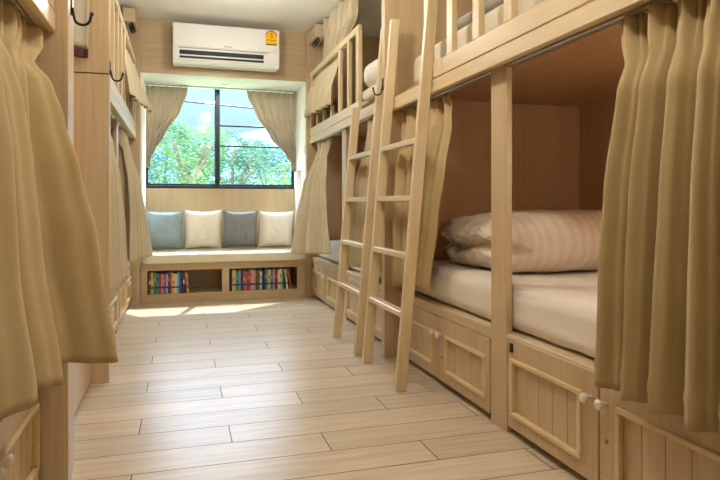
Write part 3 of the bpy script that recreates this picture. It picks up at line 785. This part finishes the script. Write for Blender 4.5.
# sticker
st = MB(); sx = .858; sy0, sy1 = 5.9365, 5.938
st.box(sx-.058, sx+.058, sy0, sy1, 2.505, 2.60, mat=M['yellow'])
n = 14; arc = [(sx+.058*math.cos(PI*k/n), 2.60+.052*math.sin(PI*k/n)) for k in range(n+1)]
st.prism(arc, 'Y', sy0, sy1, mat=M['red'])
arc = [(sx+.049*math.cos(PI*k/n), 2.60+.042*math.sin(PI*k/n)) for k in range(n+1)]
st.prism(arc, 'Y', sy0-.0006, sy0, mat=M['yellow'])
st.box(sx-.05, sx+.05, sy0-.0006, sy0, 2.512, 2.520, mat=M['acdark'])
st.box(sx-.046, sx+.046, sy0-.0006, sy0, 2.556, 2.562, mat=M['red'])
so = st.build('energy_label', M['yellow'], A); so['label'] = 'yellow and red energy rating sticker'
def text(body, size, loc, mat, parent, name, rx=PI/2):
    cu = bpy.data.curves.new(name, 'FONT'); cu.body = body; cu.size = size; cu.align_x = 'CENTER'; cu.align_y = 'CENTER'; cu.extrude = .0004
    o = bpy.data.objects.new(name, cu); C.objects.link(o)
    dg = bpy.context.evaluated_depsgraph_get(); me = bpy.data.meshes.new_from_object(o.evaluated_get(dg))
    bpy.data.objects.remove(o)
    o = bpy.data.objects.new(name, me); C.objects.link(o); me.materials.clear(); me.materials.append(mat)
    o.parent = parent; o.location = Vector(loc)-wloc(parent); o.rotation_euler = (rx, 0, 0)
    return o
text('5', .07, (sx, sy0-.001, 2.602), M['red'], so, 'label_number')
lg = MB()
for k in range(7): lg.box(.405+k*.0105, .412+k*.0105, 5.937, 5.938, 2.458, 2.467)
lg.build('maker_mark', M['acgrey'], A)

# downlight in alcove
dl = thing('downlight', 'small round downlight set in the alcove ceiling above the window', 'downlight', (.455, 6.58, ZS-.02))
MB().lathe((.455, 6.58, ZS-.004), (0, 0, -1), [(.045, 0), (.048, .004), (.040, .010), (.034, .012), (.034, .004), (.02, .003)]).build('bezel', M['plate'], dl)
me, nt, b = base_mat('lamp lens', (255, 240, 215), .4); b.inputs['Emission Color'].default_value = (1, .85, .62, 1); b.inputs['Emission Strength'].default_value = 4
MB().cyl((.455, 6.58, ZS-.016), (.455, 6.58, ZS-.013), .033).build('lens', me, dl)
# light switch on the right cheek
sw = thing('light_switch', 'white light switch on the right side of the window alcove', 'light switch', (AX1-.004, 6.40, 1.50))
MB().box(AX1-.009, AX1-.0005, 6.25, 6.31, 1.475, 1.575, .002).build('plate', M['plate'], sw)
MB().box(AX1-.013, AX1-.009, 6.265, 6.295, 1.50, 1.55, .002).build('rocker', M['plate'], sw)

# fill lamp inside the open berth, added to brighten the niche
t = thing('berth_fill_lamp', 'added small wall fill lamp at the near end of the open lower berth', 'fill lamp', (2.1, 1.03, 1.30))
MB().lathe((2.1, 1.033, 1.32), (0, 1, 0), [(.03, 0), (.03, .015), (.01, .02), (.01, .05)]).build('wall_plate', M['plate'], t)
MB().lathe((2.1, 1.083, 1.32), (0, .3, -1), [(.018, -.02), (.03, -.015), (.045, .03), (.042, .03), (.028, -.012)]).build('lamp_shade', M['plate'], t)
L = bpy.data.lights.new('berth_fill_light', 'POINT'); L.shadow_soft_size = .05; L.color = (1, .91, .78); L.energy = 6
lo = bpy.data.objects.new('berth_fill_light', L); C.objects.link(lo); lo.location = (2.1, 1.20, 1.22)

# wire baskets behind the guard balusters at window end
for s, lab in ((1, 'small black wire basket on the right upper berth under the curtain'), (-1, 'small black wire basket on the left upper berth under the curtain')):
    g = MB(); xa, xb = (1.32, 1.345) if s > 0 else (-.452, -.475); ya, yb = 5.12, 5.60
    z0 = 1.79
    for k in range(4):
        z = z0+.004+k*.028
        g.tube([(xa, ya, z), (xb, ya, z), (xb, yb, z), (xa, yb, z), (xa, ya, z)], .0035, 6)
    for k in range(7):
        y = ya+(yb-ya)*k/6; g.cyl((xa, y, z0), (xa, y, z0+.09), .0025, n=6); g.cyl((xb, y, z0), (xb, y, z0+.09), .0025, n=6)
    for y in (ya, yb): g.cyl((fx(s, -.03+.034), y, 1.735), (xa, y, z0+.01), .003, n=6)
    tag(g.build('wire_basket', M['black']), lab, 'basket', 'wire baskets')

# hanging cloth beside left post
def cloth(u, v):
    x = -.61+.16*u; z = 2.275-.485*v-.03*u*v+.0
    y = 3.40+.012*math.sin(u*9)*v+.02*u
    return (x-.01*v, y, z)
cl = thing('hanging_cloth', 'pale grey cloth with a dark patterned border hanging high beside the left post', 'cloth', (-.5, 3.4, 1.72))
solid(MB().sheet(cloth, 16, 20).build('cloth_body', M['towel'], cl), .006)
solid(MB().sheet(lambda u, v: (cloth(u, 1)[0], cloth(u, 1)[1]+.001, cloth(u, 1)[2]-.075*v+.03*u*v), 12, 4).build('border', M['dark_pattern'], cl), .010)
hk = MB().box(-.55, -.44, 3.405, 3.47, 2.245, 2.262, .003).box(-.52, -.46, 3.462, 3.4785, 2.20, 2.29, .003).build('hanging_bar', M['black'], cl)

# ------------------------------------------------------------------ ceiling lamps (the room's light)
for i, (y, lab, e) in enumerate(((1.3, 'round ceiling lamp above the near end of the aisle', 1), (2.9, 'round ceiling lamp above the ladders', 1), (4.75, 'round ceiling lamp in front of the air conditioner', 1))):
    t = thing('ceiling_lamp', lab, 'ceiling lamp', (.43, y, ZC-.045), 'ceiling lamps over the aisle')
    MB().lathe((.43, y, ZC-.001), (0, 0, -1), [(.05, 0), (.05, .02), (.012, .024), (.012, .16), (.03, .165), (.03, .19)], 28).build('housing', M['plate'], t)
    L = bpy.data.lights.new('lamp', 'POINT'); L.shadow_soft_size = .10; L.color = ((1, .93, .83), (1, .94, .86), (1, .96, .92))[i]; L.energy = (25, 23, 18)[i]
    lo = bpy.data.objects.new('lamp_light', L); C.objects.link(lo); lo.location = (.43, y, ZC-.26)
L = bpy.data.lights.new('downlight', 'AREA'); L.shape = 'DISK'; L.size = .06; L.color = (1, .85, .65); L.energy = 2
lo = bpy.data.objects.new('downlight_lamp', L); C.objects.link(lo); lo.location = (.455, 6.58, ZS-.02)

# ------------------------------------------------------------------ outside
def leafmat(name, c1, c2):
    m, nt, b = base_mat(name, c1, .6, .3)
    tc = N(nt, 'ShaderNodeTexCoord'); n1 = N(nt, 'ShaderNodeTexNoise', i_Scale=1.3, i_Detail=3.0); nt.links.new(tc.outputs['Object'], n1.inputs['Vector'])
    r = N(nt, 'ShaderNodeValToRGB'); r.color_ramp.elements[0].position = .35; r.color_ramp.elements[0].color = lin(c2)
    r.color_ramp.elements[1].position = .65; r.color_ramp.elements[1].color = lin(c1)
    nt.links.new(n1.outputs[0], r.inputs[0]); nt.links.new(r.outputs[0], b.inputs['Base Color'])
    out = [n for n in nt.nodes if n.type == 'OUTPUT_MATERIAL'][0]
    tr = N(nt, 'ShaderNodeBsdfTranslucent'); nt.links.new(r.outputs[0], tr.inputs['Color'])
    mix = N(nt, 'ShaderNodeMixShader'); mix.inputs[0].default_value = .4
    nt.links.new(b.outputs[0], mix.inputs[1]); nt.links.new(tr.outputs[0], mix.inputs[2]); nt.links.new(mix.outputs[0], out.inputs['Surface'])
    return m
M['leaf1'] = leafmat('bright leaves', (122, 152, 92), (62, 100, 66))
M['leaf2'] = leafmat('green leaves', (96, 132, 96), (50, 88, 70))
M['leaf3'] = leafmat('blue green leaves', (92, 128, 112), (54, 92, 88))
M['bark'] = base_mat('bark', (120, 104, 84), .9, .1)[0]
M['ground'] = base_mat('grass ground', (110, 134, 84), .9, .1)[0]
M['hill'] = leafmat('hazy hillside', (66, 112, 140), (50, 92, 124))  # blue of distance haze put into the base colour
GZ = -4.0
def tree(cx, cy, cz, r, h, mat, label, seed, n=3600):
    rnd = random.Random(seed)
    t = thing('tree', label, 'tree', (cx, cy, GZ), 'trees outside the window')
    lob = [(Vector((cx, cy, cz)), r)]
    for k in range(11):
        a = rnd.uniform(0, 2*PI); b = rnd.uniform(-.4, 1.2)
        lob.append((Vector((cx+r*.75*math.cos(a)*math.cos(b), cy+r*.75*math.sin(a)*math.cos(b), cz+h*.75*math.sin(b))), r*rnd.uniform(.3, .5)))
    m = MB()
    for k in range(int(n*1.9)):
        c, rr = lob[rnd.randrange(len(lob))]
        d = Vector((rnd.gauss(0, 1), rnd.gauss(0, 1), rnd.gauss(0, 1))).normalized()
        p = c+d*rr*rnd.uniform(.75, 1.05)
        s = rnd.uniform(.04, .085)*r/2
        q = Vector((rnd.gauss(0, 1), rnd.gauss(0, 1), rnd.gauss(0, 1))).to_track_quat('Z', 'Y')
        vs = [m.bm.verts.new(p+q @ Vector(v)) for v in ((-s, 0, 0), (0, -s*.5, s*.1), (s, 0, 0), (0, s*.5, s*.1))]
        m.bm.faces.new(vs)
    m.build('foliage', mat, t)
    tk = MB(); tk.tube([(cx, cy, GZ), (cx+.1, cy, (GZ+cz)/2), (cx, cy+.05, cz)], .16, 8)
    for k in range(5):
        c, rr = lob[k+1]; tk.tube([(cx, cy, cz-r*.6), tuple((Vector((cx, cy, cz))+c)/2-Vector((0, 0, .2))), tuple(c)], .05, 6)
    tk.build('trunk', M['bark'], t)
# positions along the view through the window
tree(.2, 14.5, 1.55, 1.15, 1.35, M['leaf1'], 'bright leafy tree outside the left pane, tallest in the view', 1, 3200)
tree(2.95, 14.6, .85, 1.2, 1.3, M['leaf1'], 'low bright tree below the right pane', 7, 3000)
tree(1.5, 18.4, 1.5, 1.35, 1.6, M['leaf2'], 'green tree just behind the window mullion', 3, 3000)
tree(-1.7, 18.2, 1.25, 1.35, 1.5, M['leaf2'], 'green tree at the far left of the window view', 2, 2400)
tree(4.7, 18.6, 1.1, 1.35, 1.5, M['leaf2'], 'green tree at the far right of the window view', 4, 2400)
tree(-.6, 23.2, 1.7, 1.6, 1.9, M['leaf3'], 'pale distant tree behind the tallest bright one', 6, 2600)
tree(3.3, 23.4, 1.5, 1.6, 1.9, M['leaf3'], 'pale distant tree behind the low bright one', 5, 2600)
# hillside
def hill(u, v):
    x = -90+230*u; y = 75+110*v
    rz = 30*math.exp(-((x-62)/46)**2)+16*math.exp(-((x+10)/50)**2)+3*noise.noise(Vector((x*.03, y*.03, 2)))
    z = GZ+rz*math.sin(min(1, v*1.25)*PI/2)+1.5*noise.noise(Vector((x*.1, y*.1, 0)))*v
    return (x, y, z)
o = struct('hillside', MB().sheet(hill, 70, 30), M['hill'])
struct('ground', MB().box(-120, 160, YW+1.0, 190, GZ-.3, GZ), M['ground'])
# overhead cable
pl = MB(); pl.tube([(-9, 12.5, 3.55), (.4, 12.5, 2.97), (9, 12.5, 2.5)], .016, 6)
for x, z in ((-9, 3.55), (9, 2.5)): pl.cyl((x, 12.5, GZ), (x, 12.5, z+.4), .09)
tag(pl.build('utility_cable', M['black']), 'thin dark overhead cable crossing the sky outside the window', 'cable')

# sun and sky
S = bpy.data.lights.new('sun', 'SUN'); S.energy = 7.5; S.angle = .009; S.color = (1, .95, .86)
so = bpy.data.objects.new('sun', S); C.objects.link(so)
so.rotation_euler = Vector((-.26, -1, -1.5)).to_track_quat('-Z', 'Y').to_euler()
W = bpy.data.worlds.new('World'); bpy.context.scene.world = W; W.use_nodes = True
nt = W.node_tree; bg = nt.nodes['Background']
# sky brightened above the window view to light the room, dimmer blue below
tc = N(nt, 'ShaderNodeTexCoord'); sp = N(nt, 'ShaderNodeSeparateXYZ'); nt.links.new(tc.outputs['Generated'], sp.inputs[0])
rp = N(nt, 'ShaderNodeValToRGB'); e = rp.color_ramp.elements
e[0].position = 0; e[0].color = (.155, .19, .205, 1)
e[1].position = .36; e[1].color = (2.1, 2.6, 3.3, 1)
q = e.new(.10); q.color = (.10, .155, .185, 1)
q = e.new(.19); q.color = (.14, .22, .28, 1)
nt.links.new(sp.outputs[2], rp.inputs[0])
cn = N(nt, 'ShaderNodeTexNoise', i_Scale=1.3, i_Detail=6.0); mp = N(nt, 'ShaderNodeMapping'); mp.inputs['Scale'].default_value = (1, 1, 3.5)
nt.links.new(tc.outputs['Generated'], mp.inputs[0]); nt.links.new(mp.outputs[0], cn.inputs['Vector'])
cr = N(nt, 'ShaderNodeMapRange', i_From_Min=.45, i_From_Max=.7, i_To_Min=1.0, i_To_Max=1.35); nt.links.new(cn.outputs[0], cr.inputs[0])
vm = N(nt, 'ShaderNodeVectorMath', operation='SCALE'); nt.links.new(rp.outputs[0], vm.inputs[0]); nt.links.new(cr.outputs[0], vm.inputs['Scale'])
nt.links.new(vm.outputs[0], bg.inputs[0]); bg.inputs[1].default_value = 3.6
# daylight portal-like sampling comes from the sky itself

# ------------------------------------------------------------------ camera
cd = bpy.data.cameras.new('camera'); cam = bpy.data.objects.new('camera', cd); C.objects.link(cam)
cd.sensor_fit = 'HORIZONTAL'; cd.sensor_width = 36; cd.lens = 36*606/720
cam.location = (0, 0, .955)
cam.rotation_euler = (PI/2, 0, -math.atan(180/606))
cd.shift_y = -(240-204)/720
cd.clip_start = .05; cd.clip_end = 500
sc = bpy.context.scene; sc.camera = cam
sc.view_settings.view_transform = 'Standard'; sc.view_settings.look = 'None'; sc.view_settings.gamma = 1
sc.view_settings.exposure = .27; sc.view_settings.use_curve_mapping = False
